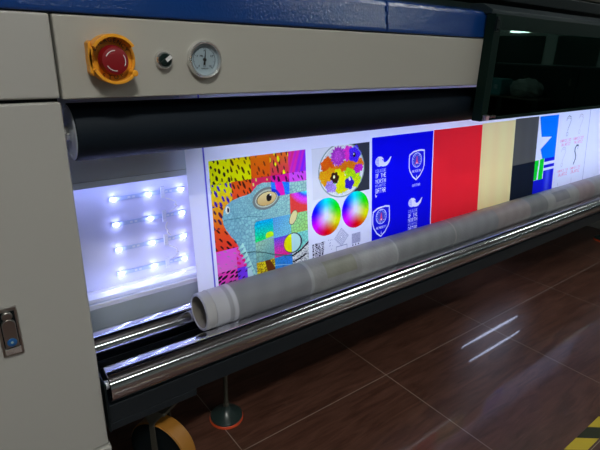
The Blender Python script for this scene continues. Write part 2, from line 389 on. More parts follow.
bm = B(); lathe(bm, [(.0078,-.0136),(.0078,-.0150),(.0070,-.0155),(0,-.0155)], (0,0,-.016), 'y', 32); obj('lock_button', bm, M['bluebtn'], LK, smooth=True)
bm = B(); lathe(bm, [(.0022,-.0154),(.0022,-.0160),(0,-.0160)], (0,0,-.0155), 'y', 16); obj('keyhole', bm, M['dial'], LK)

# black guide roller ---------------------------------------------------
RY, RZ, RR = .98, .9395, .0535
bm = B(); lathe(bm, [(RR-.002,.2075),(RR,.210),(RR,3.44)], (0,RY,RZ), 'x', 96); gr = part('guide_roller', bm, M['rubber'], smooth=True)
bm = B(); lathe(bm, [(RR-.002,.2074),(RR-.005,.2055),(RR-.008,.2055),(RR-.010,.2078),(.020,.2078),(.017,.2050),(.010,.2040),(0,.2040)], (0,RY,RZ), 'x', 64); part('end_cap', bm, M['endcap'], gr, smooth=True)
bm = B(); lathe(bm, [(.009,.1895),(.009,.2045)], (0,RY,RZ), 'x', 24); lathe(bm, [(.014,.197),(.014,.2035)], (0,RY,RZ), 'x', 6); part('axle_bolt', bm, M['chromed'], gr)

# light box ------------------------------------------------------------
bm = B(); box(bm, .19,3.5, 1.2005,1.215, .43,1.02); lb = part('light_box', bm, M['fabric'])
bm = B(); prism(bm, [(1.138,.784),(1.1415,.784),(1.1415,.80),(1.199,.80),(1.199,.806),(1.138,1.026)], .19,.530,'x'); part('upper_flange', bm, M['uflange'], lb)
bm = B(); box(bm, .19,.530, 1.1370,1.1379, .799,.8002); part('flange_seam', bm, M['flange'], lb)
bm = B(); prism(bm, [(1.140,.478),(1.140,.360),(1.146,.360),(1.146,.478)], .19,3.5,'x'); part('lower_flange', bm, M['flange'], lb)
bm = B(); prism(bm, [(1.139,.4785),(1.139,.484),(1.142,.486),(1.146,.484),(1.148,.480),(1.1485,.474),(1.168,.474),(1.170,.484),(1.185,.492),(1.1995,.494),(1.1995,.472),(1.14,.472)], .19,3.5,'x'); part('reflector_lip', bm, M['lip'], lb, bevel=.0006)
bm = B(); box(bm, .19,3.5, 1.149,1.1675,.4742,.4760); part('lip_groove', bm, M['flange'], lb)

def led_strip(z, x0):
    st = empty('led_strip', Vector((x0,1.2,z))-OFF, parent=PR)
    bm = B(); box(bm, -.012,.192,-.003,0,-.0055,.0055); obj('strip_base', bm, M['strip'], st, bevel=.0006)
    for i in range(3):
        bm = B(); lathe(bm, [(.0030,-.003),(.0030,-.0065),(.0044,-.0068),(.0045,-.0085),(.0034,-.0105),(.0018,-.0118),(0,-.0122)], (i*.0895,0,0), 'y', 20)
        obj('led', bm, M['led'], st, smooth=True)
    bm = B(); box(bm, .1215,.1325,-.007,-.0032,-.016,.016); box(bm, .121,.133,-.0085,-.007,.006,.010); box(bm, .121,.133,-.0085,-.007,-.010,-.006)
    obj('connector', bm, M['clear'], st, bevel=.001)
    for j in range(4):
        bm = B(); box(bm, .035+.1*(j//2)+.012*(j%2), .042+.1*(j//2)+.012*(j%2), -.0035,-.003, -.0025,.0025); obj('resistor', bm, M['clear'], st)
    return st
zrows = (.7305,.6635,.594,.5255)
for z in zrows: led_strip(z, .3335)
# loops of white lead between the strips
for j, z in enumerate(zrows[:3]):
    bm = B(); pts = []
    for i in range(25):
        t = i/24; pts.append((.464+(.026*math.sin(t*PI)+.009*math.sin(t*3*PI))*(1,-.35,.8)[j]+.006*t, 1.184-.006*math.sin(t*PI), z-.014-.040*t-.005*math.sin(t*2*PI)))
    tube(bm, pts, .0020, 8); part('lead_wire', bm, M['wire'], lb, smooth=True)
# strips behind the hanging print
bm = B()
for z in zrows+(.800,.868): box(bm, .545,3.48,1.1985,1.2003,z-.0055,z+.0055)
part('hidden_strip', bm, M['strip'], lb)['kind'] = 'stuff'
for z in zrows+(.800,.868):
    l = bpy.data.lights.new('backlight_row', 'AREA'); l.shape = 'RECTANGLE'; l.size = 2.9; l.size_y = .010; l.energy = 1.0
    l.color = (.52,.62,1.0)
    o = bpy.data.objects.new('backlight_row', l); C.objects.link(o); o.location = (2.01,1.192,z); o.rotation_euler = (-PI/2,0,0)

for pts in ([(1.93,1.128),(2.08,1.1255),(2.34,1.127),(2.46,1.131),(2.34,1.134),(2.10,1.1335)], [(1.86,1.036),(2.02,1.0335),(2.18,1.035),(2.32,1.040),(2.16,1.0405),(2.00,1.0395)]):  # added glowing shapes, their reflection makes the streaks on the floor
    bm = B(); prism(bm, pts, .290, .2980, 'z'); part('added_streak_glow', bm, M['under'])
# added fill lights behind the two lips of the box even out its glow
for (y, z, rx, e) in ((1.150,.779,math.radians(-322),.10),(1.152,.500,math.radians(-232),.05)):
    l = bpy.data.lights.new('lip_fill', 'AREA'); l.shape = 'RECTANGLE'; l.size = .34; l.size_y = .012; l.energy = e; l.color = (.42,.50,1.0)
    o = bpy.data.objects.new('lip_fill', l); C.objects.link(o); o.location = (.365,y,z); o.rotation_euler = (rx,0,0)
# support rollers -----------------------------------------------------
FY, FZ, BY, BZ, SR = .945, .389, 1.080, .406, .039
def support_roller(y, z, x0):
    bm = B(); lathe(bm, [(SR-.0015,x0),(SR,x0+.0015),(SR,3.46)], (0,0,0), 'x', 128); r = obj('support_roller', bm, M['chrome'], PR, smooth=True); r.location = Vector((0,y,z))-OFF
    bm = B(); lathe(bm, [(.010,x0-.012),(.010,x0)], (0,0,0), 'x', 24); obj('axle', bm, M['endcap'], r)
support_roller(FY, FZ, .2035); support_roller(BY, BZ, .2035)
bm = B(); prism(bm, [(.897,.425),(.897,.30),(1.13,.30),(1.13,.46),(1.04,.46),(.99,.425)], .1890,.1935,'x'); part('roller_bracket', bm, M['black'], bevel=.002)
bm = B(); prism(bm, [(.897,.425),(.897,.30),(1.13,.30),(1.13,.46),(1.04,.46),(.99,.425)], 3.465,3.475,'x'); part('roller_bracket', bm, M['black'], bevel=.002)
# base frame
bm = B(); box(bm, .1945,3.5, .925,.965, .2985,.347); part('front_beam', bm, M['beam'], bevel=.002)
bm = B(); box(bm, .19,3.5, 1.06,1.14, .2985,.345); part('cross_beam', bm, M['beam'], bevel=.002)
bm = B(); box(bm, .1945,.408, .926,1.10, .2775,.2980); part('caster_plate', bm, M['beam'], bevel=.002)
bm = B(); box(bm, .19,3.5, .966,1.059, .2985,.3045); part('belly_plate', bm, M['black'])

def levelling_foot(x, y):
    f = empty('levelling_foot', Vector((x,y,0))-OFF, parent=PR)
    bm = B(); lathe(bm, [(.052,0),(.052,.007),(.050,.009),(0,.009)], (0,0,0), 'z', 48); obj('rubber_ring', bm, M['orangebase'], f, smooth=True)['label'] = 'orange rubber ring'
    bm = B(); lathe(bm, [(.0505,.0092),(.050,.013),(.040,.020),(.018,.031),(.013,.040),(.009,.048),(0,.048)], (0,0,0), 'z', 48); obj('pad', bm, M['grease'], f, smooth=True)
    bm = B(); lathe(bm, [(.0065,.047),(.0065,.298)], (0,0,0), 'z', 20)
    for k in range(40): lathe(bm, [(.0065,.06+k*.005),(.0072,.0615+k*.005),(.0065,.063+k*.005)], (0,0,0), 'z', 16)
    obj('threaded_rod', bm, M['iron'], f, smooth=True)
    bm = B(); lathe(bm, [(.0125,.165),(.0125,.177)], (0,0,0), 'z', 6); obj('nut', bm, M['iron'], f)
    bm = B(); lathe(bm, [(.010,.048),(.010,.062)], (0,0,0), 'z', 6); obj('nut', bm, M['iron'], f)
levelling_foot(.574, 1.09); levelling_foot(3.30, 1.09)

# caster
CA = empty('caster', Vector((.338,1.004,0))-OFF, parent=PR)
R0, W = .090, .046
def wheel_tf(bm):
    bmesh.ops.rotate(bm, verts=bm.verts, cent=(0,0,0), matrix=Matrix.Rotation(math.radians(29), 3, 'Z')); return bm
bm = B(); lathe(bm, [(R0-.016,-W/2+.002),(R0-.003,-W/2),(R0,-W/2+.003),(R0,W/2-.003),(R0-.003,W/2),(R0-.016,W/2-.002)], (0,0,R0), 'x', 64, closed=True); obj('tyre', wheel_tf(bm), M['tan'], CA, smooth=True)['label'] = 'tan polyurethane tyre'
bm = B(); lathe(bm, [(R0-.003,-W/2-.0005),(R0-.012,-W/2-.0005),(R0-.024,-W/2+.008),(.022,-W/2+.008),(.020,-W/2),(0,-W/2)], (0,0,R0), 'x', 48); lathe(bm, [(R0-.016,W/2-.003),(0,W/2-.003)], (0,0,R0), 'x', 48); obj('wheel_hub', wheel_tf(bm), M['black'], CA)
bm = B()
for s in (-1,1): prism(bm, [(-.010,R0-.012),(.010,R0-.012),(.012,.19),(.036,.232),(-.036,.232),(-.004,.19)], s*(W/2+.006), s*(W/2+.010), 'x')
box(bm, -.035,.035,-.042,.042,.232,.240); lathe(bm, [(.028,.240),(.028,.277)], (0,0,0), 'z', 32)
obj('fork', wheel_tf(bm), M['iron'], CA, bevel=.001)
bm = B(); lathe(bm, [(.006,-W/2-.02),(.006,W/2+.02)], (0,0,R0), 'x', 16); lathe(bm, [(.011,-W/2-.018),(.011,-W/2-.0105)], (0,0,R0), 'x', 6); obj('axle_bolt', wheel_tf(bm), M['iron'], CA)

# smoked-glass cover door ------------------------------------------------
DX0, DX1, DZ0, DZ1 = 1.370, 3.45, .900, 1.2105
bm = B()
box(bm, DX0,1.405, .868,.899, DZ0,DZ1); box(bm, DX1-.05,DX1, .868,.899, DZ0,DZ1)
box(bm, 1.405,DX1-.05, .870,.899, 1.168,DZ1); box(bm, 1.405,DX1-.05, .870,.899, DZ0,.910)
dr = part('cover_door', bm, M['door'], bevel=.0015)
bm = B(); box(bm, 1.403,DX1-.05, .874,.879, .908,1.170); part('glass_pane', bm, M['glass'], dr)['label'] = 'smoked glass pane'
bm = B(); box(bm, 1.378,1.397, .855,.8675, .903,.920); box(bm, 1.397,1.437, .859,.8675, .912,.916); lathe(bm, [(.004,.856),(.004,.868)], (1.412,0,.914), 'y', 12); lathe(bm, [(.004,.856),(.004,.868)], (1.432,0,.914), 'y', 12); part('latch', bm, M['nickel'], dr, bevel=.001)
bm = B(); box(bm, 1.381,1.394, .8535,.8549, .904,.917); part('latch_label', bm, M['label'], dr)
bm = B(); box(bm, 1.369,1.386, .861,.8675, 1.162,1.202)
for z in (1.168,1.192): lathe(bm, [(.003,.858),(.003,.863)], (1.377,0,z), 'y', 10)
part('hinge', bm, M['black'], dr, bevel=.001)
bm = B(); prism(bm, [(.885,1.2115),(.885,1.222),(.92,1.240),(.965,1.240),(.965,1.2115)], 1.375,3.46,'x'); part('door_rail', bm, M['rail'], bevel=.0015)
# carriage seen dimly through the glass
bm = B(); box(bm, 1.9,2.5, 1.0,1.25, .98,1.10); part('print_carriage', bm, M['flange'], bevel=.01)
bm = B(); box(bm, 1.35,3.45, .94,.96, 1.04,1.06); part('guide_rail', bm, M['rail'], bevel=.002)

# ------------------------------------------------------------------ the print
#  artwork colours are the film's own inks with some painted backlight bands, given as display colours over the film's white
WHT = np.array([.50,.575,.90])
def C3(r, g, b):
    c = np.array([r,g,b], float)/255; l = np.where(c <= .04045, c/12.92, ((c+.055)/1.055)**2.4)
    return l
F5 = {'A':'0E11111F111111','C':'0E11101010110E','D':'1E11111111111E','E':'1F10101E10101F','G':'0E11101713110F','H':'1111111F111111','I':'0E04040404040E','L':'1010101010101F',
 'M':'111B1515111111','N':'11191513111111','O':'0E11111111110E','P':'1E11111E101010','Q':'0E11111115120D','R':'1E11111E141211','S':'0F10100E01011E','T':'1F040404040404','U':'1111111111110E',
 'W':'1111111515150A','Y':'11110A04040404','Z':'1F01020408101F','F':'1F10101E101010',' ':'00000000000000','-':'0000001F000000'}
def glyph(ch):
    h = F5[ch]; return np.array([[(int(h[2*r:2*r+2],16) >> (4-c)) & 1 for c in range(5)] for r in range(7)])
def bitmap(s):
    cols = []
    for ch in s: cols += [glyph(ch), np.zeros((7,1),int)]
    return np.hstack(cols[:-1])
class Art:
    def __init__(s, X, Z): s.X, s.Z = X, Z; s.c = np.zeros(X.shape+(3,)); s.c[:] = C3(192,203,243)
    def put(s, m, col): s.c[m] = np.array(col) if np.ndim(col) == 1 else col[m]
    def rect(s, x0, x1, z0, z1): return (s.X >= x0)&(s.X < x1)&(s.Z >= z0)&(s.Z < z1)
    def ell(s, cx, cz, rx, rz, rot=0):
        a = math.radians(rot); dx, dz = s.X-cx, s.Z-cz
        u = dx*math.cos(a)+dz*math.sin(a); v = -dx*math.sin(a)+dz*math.cos(a); return (u/rx)**2+(v/rz)**2
    def poly(s, pts):
        m = np.zeros(s.X.shape, bool); n = len(pts)
        for i in range(n):
            (x1,z1),(x2,z2) = pts[i], pts[(i+1)%n]
            if z1 == z2: continue
            c = ((s.Z >= z1) != (s.Z >= z2)) & (s.X < (x2-x1)*(s.Z-z1)/(z2-z1)+x1); m ^= c
        return m
    def line(s, pts, w):
        m = np.zeros(s.X.shape, bool)
        for (x1,z1),(x2,z2) in zip(pts[:-1], pts[1:]):
            dx, dz = x2-x1, z2-z1; L = dx*dx+dz*dz+1e-12
            t = np.clip(((s.X-x1)*dx+(s.Z-z1)*dz)/L, 0, 1)
            m |= (s.X-x1-t*dx)**2+(s.Z-z1-t*dz)**2 < w*w
        return m
    def text(s, st, cx, cz, w, h, col):
        b = bitmap(st); n = b.shape[1]
        u = ((s.X-(cx-w/2))/w*n); v = ((cz+h/2-s.Z)/h*7)
        ok = (u >= 0)&(u < n)&(v >= 0)&(v < 7)
        ui = np.clip(u.astype(int),0,n-1); vi = np.clip(v.astype(int),0,6)
        s.put(ok&(b[vi,ui] == 1), col)
    def blobs(s, region, step, sz, rot, asp, seed, jit=.35, prob=1.):
        """rows of elongated spots inside a region (boolean mask)"""
        a = math.radians(rot); u = s.X*math.cos(a)+s.Z*math.sin(a); v = -s.X*math.sin(a)+s.Z*math.cos(a)
        su, sv = step*asp, step; m = np.zeros(s.X.shape, bool)
        jv = np.floor(v/sv); off = (jv % 2)*.5
        for di in (-1,0,1):
            for dj in (-1,0,1):
                cj = jv+dj; ci = np.floor(u/su-(cj % 2)*.5)+di
                h = np.sin(ci*127.1+cj*311.7+seed)*43758.5453; h1 = h-np.floor(h)
                h = np.sin(ci*269.5+cj*183.3+seed*1.7)*43758.5453; h2 = h-np.floor(h)
                cu = (ci+.5+(cj % 2)*.5+(h1-.5)*jit)*su; cv = (cj+.5+(h2-.5)*jit)*sv
                k = .65+.6*h2
                m |= (((u-cu)/(sz*asp*k))**2+((v-cv)/(sz*k))**2 < 1)&(h1 < prob)
        return m&region
    def cells(s, step, seed):
        """rounded scale pattern: 0 at the seams, 1 in the middle, plus a tone per scale"""
        best = np.full(s.X.shape, 9.); sec = best.copy(); tone = np.zeros(s.X.shape)
        ci0, cj0 = np.floor(s.X/step), np.floor(s.Z/step)
        for di in (-1,0,1):
            for dj in (-1,0,1):
                ci, cj = ci0+di, cj0+dj
                h = np.sin(ci*127.1+cj*311.7+seed)*43758.5453; h1 = h-np.floor(h)
                h = np.sin(ci*269.5+cj*183.3+seed)*43758.5453; h2 = h-np.floor(h)
                d = np.hypot(s.X-(ci+.5+(h1-.5)*.95)*step, s.Z-(cj+.5+(h2-.5)*.95)*step)
                n = d < best; sec = np.where(n, best, np.minimum(sec, d)); tone = np.where(n, h1, tone); best = np.where(n, d, best)
        return np.clip((sec-best)/(step*.28), 0, 1), tone
def lerp(a, b, t): t = np.clip(t,0,1)[...,None]; return np.asarray(a)*(1-t)+np.asarray(b)*t
def hsv(h, s_, v):
    h = (h % 1)*6; i = np.floor(h); f = h-i; p, q, t = v*(1-s_), v*(1-s_*f), v*(1-s_*(1-f))
    out = np.zeros(h.shape+(3,)); tr = [(v,t,p),(q,v,p),(p,v,t),(p,q,v),(t,p,v),(v,p,q)]
    for k in range(6):
        m = i == k
        for c in range(3): out[...,c] = np.where(m, tr[k][c]+0*h, out[...,c])
    return out

def iguana(A):
    xs = (.5475,.610,.6725,.735,.798,.8615); zs = (.8235,.7615,.7005,.6405,.580,.5195,.4585,.40)
    cell = lambda i, j: A.rect(xs[i], xs[i+1], zs[j+1], zs[j])
    X, Z = A.X, A.Z; K = C3(18,16,22)
    allr = A.rect(xs[0], xs[-1], .40, zs[0])
    # background, patch by patch
    bg = {(0,0):((205,220,0),(225,225,0)),(1,0):((245,170,0),(240,215,0)),(2,0):((232,95,10),(225,75,15)),(3,0):((235,95,10),(225,40,80)),
          (0,1):((215,210,0),(235,125,30)),(1,1):((232,80,20),(215,55,35)),(2,1):((225,30,90),(225,50,60)),(3,1):((190,20,150),(220,20,170)),(4,1):((180,70,230),(190,60,210)),
          (0,2):((235,140,20),(225,70,25)),(1,2):((225,70,30),(220,50,40)),(0,3):((225,70,25),(215,45,40)),(0,4):((225,70,200),(235,90,190)),(1,3):((225,60,35),(215,40,50)),(1,4):((235,80,190),(220,50,170)),
          (0,5):((200,50,170),(150,70,180)),(1,5):((90,40,220),(110,60,230)),(0,6):((200,40,190),(90,30,160)),(1,6):((90,40,220),(110,50,230)),(2,5):((90,170,190),(80,160,180))}
    for (i,j),(a,b) in bg.items():
        m = cell(i,j); A.put(m, lerp(C3(*a), C3(*b), (zs[j]-Z)/.062))
    t = (X-.798)/.063
    A.put(cell(4,0), lerp(C3(225,40,90), C3(110,30,230), t*.75+.35*np.sin((X*1.0-Z*.35)*330)*.5+.1+(zs[0]-Z)*4))
    # spots
    A.put(A.blobs(cell(0,0), .0115, .0031, 100, 2.0, 1), K); A.put(A.blobs(cell(1,0), .0105, .0029, 112, 3.0, 2), C3(55,35,10))
    A.put(A.blobs(cell(2,0), .0105, .0021, 108, 3.0, 3, prob=.75), C3(95,35,20)); A.put(A.blobs(cell(3,0), .0100, .0026, 100, 4.2, 4), C3(70,25,30))
    A.put(A.blobs(cell(3,0), .015, .0036, 95, 2.2, 9, prob=.55), C3(245,205,0))
    A.put(A.blobs(cell(0,1), .0120, .0033, 112, 2.6, 5), C3(50,20,150)); A.put(A.blobs(cell(1,1), .0102, .0028, 112, 3.4, 6), C3(60,20,15))
    A.put(A.blobs(cell(2,1), .011, .0022, 100, 2.0, 7, prob=.8), C3(245,190,90)); A.put(A.blobs(cell(3,1), .012, .0042, 105, 3.0, 8), C3(50,15,60))
    A.put(A.blobs(cell(4,1), .0100, .0025, 118, 3.4, 10), C3(60,15,95))
    A.put(A.blobs(cell(0,2)|cell(1,2), .0122, .0034, 118, 2.6, 11), C3(60,15,70)); A.put(A.blobs(cell(0,3)|cell(1,3), .0122, .0032, 130, 3.4, 12), C3(35,12,20))
    A.put(A.blobs(cell(0,4), .012, .0022, 158, 2.4, 13, prob=.7), C3(155,110,160)); A.put(A.blobs(cell(1,4), .0125, .0042, 150, 2.2, 15), C3(225,15,110))
    A.put(A.blobs(cell(0,5)|cell(0,6), .0095, .0032, 25, 2.8, 16), C3(25,12,30)); A.put(A.blobs(cell(1,5)|cell(1,6), .0115, .0024, 25, 2.6, 17), C3(40,12,90))
    # head and body
    head = A.poly([(.590,.702),(.581,.690),(.575,.668),(.577,.650),(.585,.632),(.598,.612),(.611,.597),(.618,.578),(.622,.562),(.634,.548),(.640,.520),(.650,.500),(.655,.40),(.8615,.40),(.8615,.733),
                   (.80,.735),(.775,.7405),(.735,.744),(.708,.7465),(.690,.742),(.678,.732),(.668,.723),(.654,.720),(.630,.717),(.606,.711)])&allr
    seam, tone = A.cells(.0105, 3.); seam2, tone2 = A.cells(.0065, 5.)
    big = (X < .70)&(Z < .67)|(X > .79); sm = np.where(big, seam, seam2); tn = np.where(big, tone, tone2)
    base = lerp(C3(92,145,172), C3(125,185,205), tn); shade = lerp(C3(85,140,175), C3(150,195,185), (X-.58)/.28)
    teal = (base+shade)/2; dark = C3(62,112,140)
    A.put(head, lerp(dark, teal, sm*.75+.25))
    def tint(i, j, a, b, ang=0.):
        m = cell(i,j)&head; u = (X-xs[i])/.0625*math.cos(ang)+(zs[j]-Z)/.0605*math.sin(ang)
        A.put(m, lerp(lerp(C3(*a),C3(*b),u)*.45, lerp(C3(*a),C3(*b),u), sm*.8+.2))
    tint(2,3,(95,165,180),(120,165,190)); tint(3,3,(70,140,215),(95,170,215),.7); tint(4,3,(120,190,150),(130,190,120),1.)
    tint(2,4,(130,175,165),(95,150,165),1.); tint(3,4,(60,70,225),(225,30,140),1.5); tint(4,4,(80,180,190),(110,190,200))
    tint(2,5,(165,135,30),(110,85,20),.6); tint(3,5,(40,130,220),(40,115,225),.4); tint(4,2,(60,190,200),(70,120,220))
    # rainbow arc of scales, upper right
    m = cell(4,2); r = np.hypot(X-.87, Z-.742); A.put(m, lerp(hsv(.30+.62*np.clip((r-.03)/.055,0,1)+.08, .95, .85)*.5, hsv(.30+.62*np.clip((r-.03)/.055,0,1)+.08, .95, .85), sm*.7+.3))
    m = cell(4,3)&(A.ell(.81,.645,.018,.016) < 1); A.put(m, C3(235,225,10))
    m = A.ell(.808,.629,.013,.0235,-28) < 1; A.put(m&allr, C3(70,70,60)); m = A.ell(.808,.629,.0112,.0215,-28) < 1; A.put(m&allr, lerp(C3(225,195,150), C3(205,180,145), (.65-Z)/.04))
    # cyan to green patch under the eye
    m = A.poly([(.672,.632),(.68,.640),(.735,.6405),(.735,.588),(.70,.583),(.6725,.580)]); u = (.64-Z)/.06
    A.put(m, lerp(lerp(C3(0,120,215),C3(0,200,90),u)*.5, lerp(C3(0,150,225),C3(20,205,100),u), sm*.8+.2)); A.put(m&(A.ell(.722,.592,.014,.011) < 1), C3(150,215,20))
    # mouth line
    A.put(A.line([(.580,.6625),(.62,.6605),(.66,.659),(.700,.650)], .0009)&head, C3(60,110,130))
    A.put(A.line([(.625,.56),(.665,.555),(.70,.545),(.735,.530),(.80,.512)], .0016)&head, C3(50,85,95))
    # big round scale (half yellow, half pale) and its rim
    A.put((A.ell(.803,.5515,.0345,.0315) < 1)&allr, C3(40,50,70)); ball = (A.ell(.801,.552,.031,.0285) < 1)&allr
    A.put(ball&(X < .798), lerp(C3(245,215,0), C3(235,120,20), (.785-X)/.02)); A.put(ball&(X >= .798), C3(150,195,215))
    # throat, white halftone corner
    m = A.poly([(.80,.520),(.825,.522),(.8615,.548),(.8615,.40),(.80,.40)]); A.put(m, C3(200,205,225)); A.put(A.blobs(m, .0050, .0016, 45, 1, 21), C3(60,60,70))
    A.put(A.line([(.800,.512),(.83,.522),(.862,.542)], .0028), K); A.put(A.line([(.803,.492),(.83,.498),(.85,.506)], .0026), K)
    # frill spikes
    for i in range(8):
        x, z = .612+i*.0052, .584-i*.0145; A.put(A.poly([(x+.020,z+.006),(x+.001,z-.013),(x+.024,z-.008)])&allr, lerp(C3(95,160,180), C3(150,200,210), (X-x)/.024))
    A.put(A.poly([(.640,.51),(.652,.512),(.664,.47),(.664,.40),(.646,.40)]), C3(150,190,220)); A.put(A.blobs(cell(2,5)&(X > .668), .0068, .0028, 40, 1.3, 22), C3(225,180,25))
    A.put(A.line([(.735,.497),(.765,.492),(.797,.484)], .0010), C3(130,180,225)); A.put(A.poly([(.70,.5195),(.718,.5195),(.735,.49),(.735,.44),(.722,.44)])&allr, C3(90,45,20))
    # recoloured lid patch, eye, nostril
    m = cell(3,1)&(Z < .748)&head; A.put(m, lerp(C3(30,60,225), C3(20,120,230), sm)); m = m&(A.ell(.765,.722,.013,.04,15) < 1); A.put(m, C3(225,20,170))
    A.put((A.ell(.717,.7005,.046,.031,8) < 1)&~cell(3,1)&allr&~cell(3,0), C3(90,105,115)); A.put((A.ell(.718,.7005,.0385,.0245,8) < 1)&~(cell(3,1)&(Z > .722)), C3(150,165,165))
    A.put(A.ell(.718,.700,.0340,.0200,8) < 1, C3(40,40,45)); A.put(A.ell(.7185,.6995,.0320,.0185,8) < 1, lerp(C3(178,172,135), C3(165,145,100), (.715-Z)/.03))
    A.put(A.ell(.726,.7015,.0092,.0108) < 1, K); A.put(A.ell(.731,.7085,.0022,.0022) < 1, C3(235,235,235))
    A.put(A.line([(.737,.722),(.752,.716),(.762,.703)], .0040)&cell(3,1), C3(20,40,200))
    A.put(A.ell(.5925,.6885,.0068,.0105) < 1, C3(190,205,205)); A.put(A.ell(.5940,.6880,.0032,.0072) < 1, K)

def flowers(A):
    X, Z = A.X, A.Z
    A.put(A.rect(.884,1.0,.667,.8215), lerp(C3(185,197,225), C3(168,182,212), (Z-.70)/.12)); A.put(A.rect(1.0,1.124,.667,.8215), C3(40,46,62))
    inside = A.ell(1.004,.745,.0925,.0815) < 1; fr = A.rect(.88,1.124,.667,.8215)
    A.put(A.poly([(.884,.668),(.884,.82),(1.045,.8215),(1.07,.80),(1.0,.668)])&fr, C3(178,190,220))
    A.put((A.ell(1.004,.745,.0955,.0845) < 1), C3(120,140,150)); A.put((A.ell(1.004,.745,.0925,.0815) < 1), C3(182,196,218))
    bloom = lambda cx, cz, r, n, c1, c2, ph=0: (A.put((np.hypot(X-cx,Z-cz) < r*(.88+.10*np.cos(n*np.arctan2(Z-cz,X-cx)+ph)+.06*np.sin(X*1900)*np.sin(Z*1700))), lerp(C3(*c1), C3(*c2), .5+.5*np.sin(np.arctan2(Z-cz,X-cx)*n*2+np.hypot(X-cx,Z-cz)*500))))
    for cx, cz in ((.945,.775),(.940,.755),(.955,.765),(.962,.750),(.935,.768)): bloom(cx,cz,.020,6,(235,95,10),(220,70,15),cx*90)
    for cx, cz in ((1.035,.768),(1.05,.755),(1.065,.762),(1.08,.757),(1.02,.757),(1.0,.752),(.985,.748),(1.04,.745),(1.06,.772)): bloom(cx,cz,.019,5,(240,125,20),(225,85,20),cx*70)
    for cx, cz in ((.925,.735),(.935,.720),(.945,.735),(.955,.742),(.94,.728)): bloom(cx,cz,.019,5,(245,160,15),(235,120,15),cx*50)
    for cx, cz in ((.985,.735),(1.0,.725),(1.012,.712),(1.0,.705),(.99,.690),(1.015,.692)): bloom(cx,cz,.019,5,(250,210,0),(225,215,10),cx*40)
    for cx, cz in ((1.045,.728),(1.035,.715),(1.03,.735),(1.065,.725),(1.07,.708),(1.055,.72)): bloom(cx,cz,.017,5,(120,190,20),(165,215,10),cx*40)
    bloom(.975,.718,.014,7,(40,130,90),(60,150,70)); bloom(.995,.69,.02,5,(205,225,10),(180,205,10)); bloom(1.063,.70,.02,5,(190,210,20),(150,200,20))
    bloom(1.029,.795,.026,7,(235,20,190),(220,60,200)); bloom(.988,.790,.0325,16,(165,60,200),(130,30,170)); bloom(.988,.790,.018,12,(185,80,215),(140,40,180))
    bloom(1.058,.790,.029,5,(45,20,215),(70,40,235)); A.put(A.ell(1.056,.788,.006,.008) < 1, K0); A.put(A.ell(1.054,.790,.002,.003) < 1, C3(235,235,220))
    bloom(.972,.725,.0195,6,(25,18,20),(60,30,20)); A.put(A.ell(.970,.728,.004,.005) < 1, C3(245,240,180))
    bloom(.952,.700,.020,6,(150,130,225),(120,105,205)); bloom(.966,.693,.014,6,(165,145,230),(110,95,200)); bloom(1.034,.700,.022,5,(30,20,170),(50,30,200)); A.put(A.ell(1.035,.714,.004,.007,20) < 1, C3(225,215,240))
    bloom(1.070,.742,.017,6,(170,30,190),(140,20,170)); bloom(1.083,.744,.013,6,(185,40,200),(150,20,180))
    A.put((A.ell(1.004,.745,.0945,.0835) >= 1)&(A.ell(1.004,.745,.0965,.0855) < 1), C3(110,140,140))
    fm = A.ell(1.004,.745,.088,.078) < 1; sv, tv = A.cells(.0062, 9.); A.c[fm] *= (.62+.5*sv[fm]*(.5+.7*tv[fm]))[:,None]
    # colour wheels
    for cx, cz, ph, v in ((.936,.607,0,0),(1.061,.609,.0,0)):
        d = np.hypot(X-cx, Z-cz)/.0605; a = np.arctan2(Z-cz, X-cx)/(2*PI); hue = (a*1.0+.20)*1.0
        hue = np.where(cx < 1, .245+a*1.0, .235+a*1.0)
        col = hsv(hue, np.clip(d*1.25,0,1)**1.1, np.clip(1.02-.08*d,0,1))*np.array([.92,.86,1.0]); col = np.where(col <= .04045, col/12.92, ((col+.055)/1.055)**2.4)
        A.put(d < 1, col)
    ink = C3(70,75,110); gl = C3(120,128,175)
    q = A.poly([(.876,.529),(.928,.529),(.920,.49),(.912,.44),(.876,.44)]); A.put(q, C3(165,172,215)); A.put(A.blobs(q, .0062, .0026, 12, 1.7, 31, jit=.2), C3(25,25,45)); A.put(q&((X*1000 % 13) < 2.4), C3(200,205,235))
    A.put(A.blobs(A.rect(.935,.962,.47,.53), .0065, .0011, 35, 2.4, 33, prob=.6), gl)
    for k in (1.,.83,.62,.42,.24): 
        d = (np.abs(X-.9975)/.031+np.abs(Z-.5285)/.031); A.put((d < k)&(d > k-.075), gl)
    A.put(A.rect(1.043,1.082,.495,.529), C3(150,158,205)); A.put(A.blobs(A.rect(1.043,1.082,.495,.529), .0045, .0013, 0, 1.2, 35, jit=.2), C3(110,118,170)); 
    for x in (1.047,1.060,1.073): A.put(A.ell(x,.4905,.0028,.0028) < 1, ink)
    A.put(A.rect(.974,1.022,.44,.501)&~A.rect(.976,1.020,.44,.4985), gl); A.put(A.blobs(A.rect(.978,1.018,.44,.49), .0075, .0011, 0, 3, 36), gl)
    A.put(A.rect(.874,.8755,.44,.4835), gl); A.put(A.blobs(A.rect(.868,.872,.60,.70), .006, .0012, 90, 2, 37), C3(165,175,215))
K0 = C3(15,12,20)

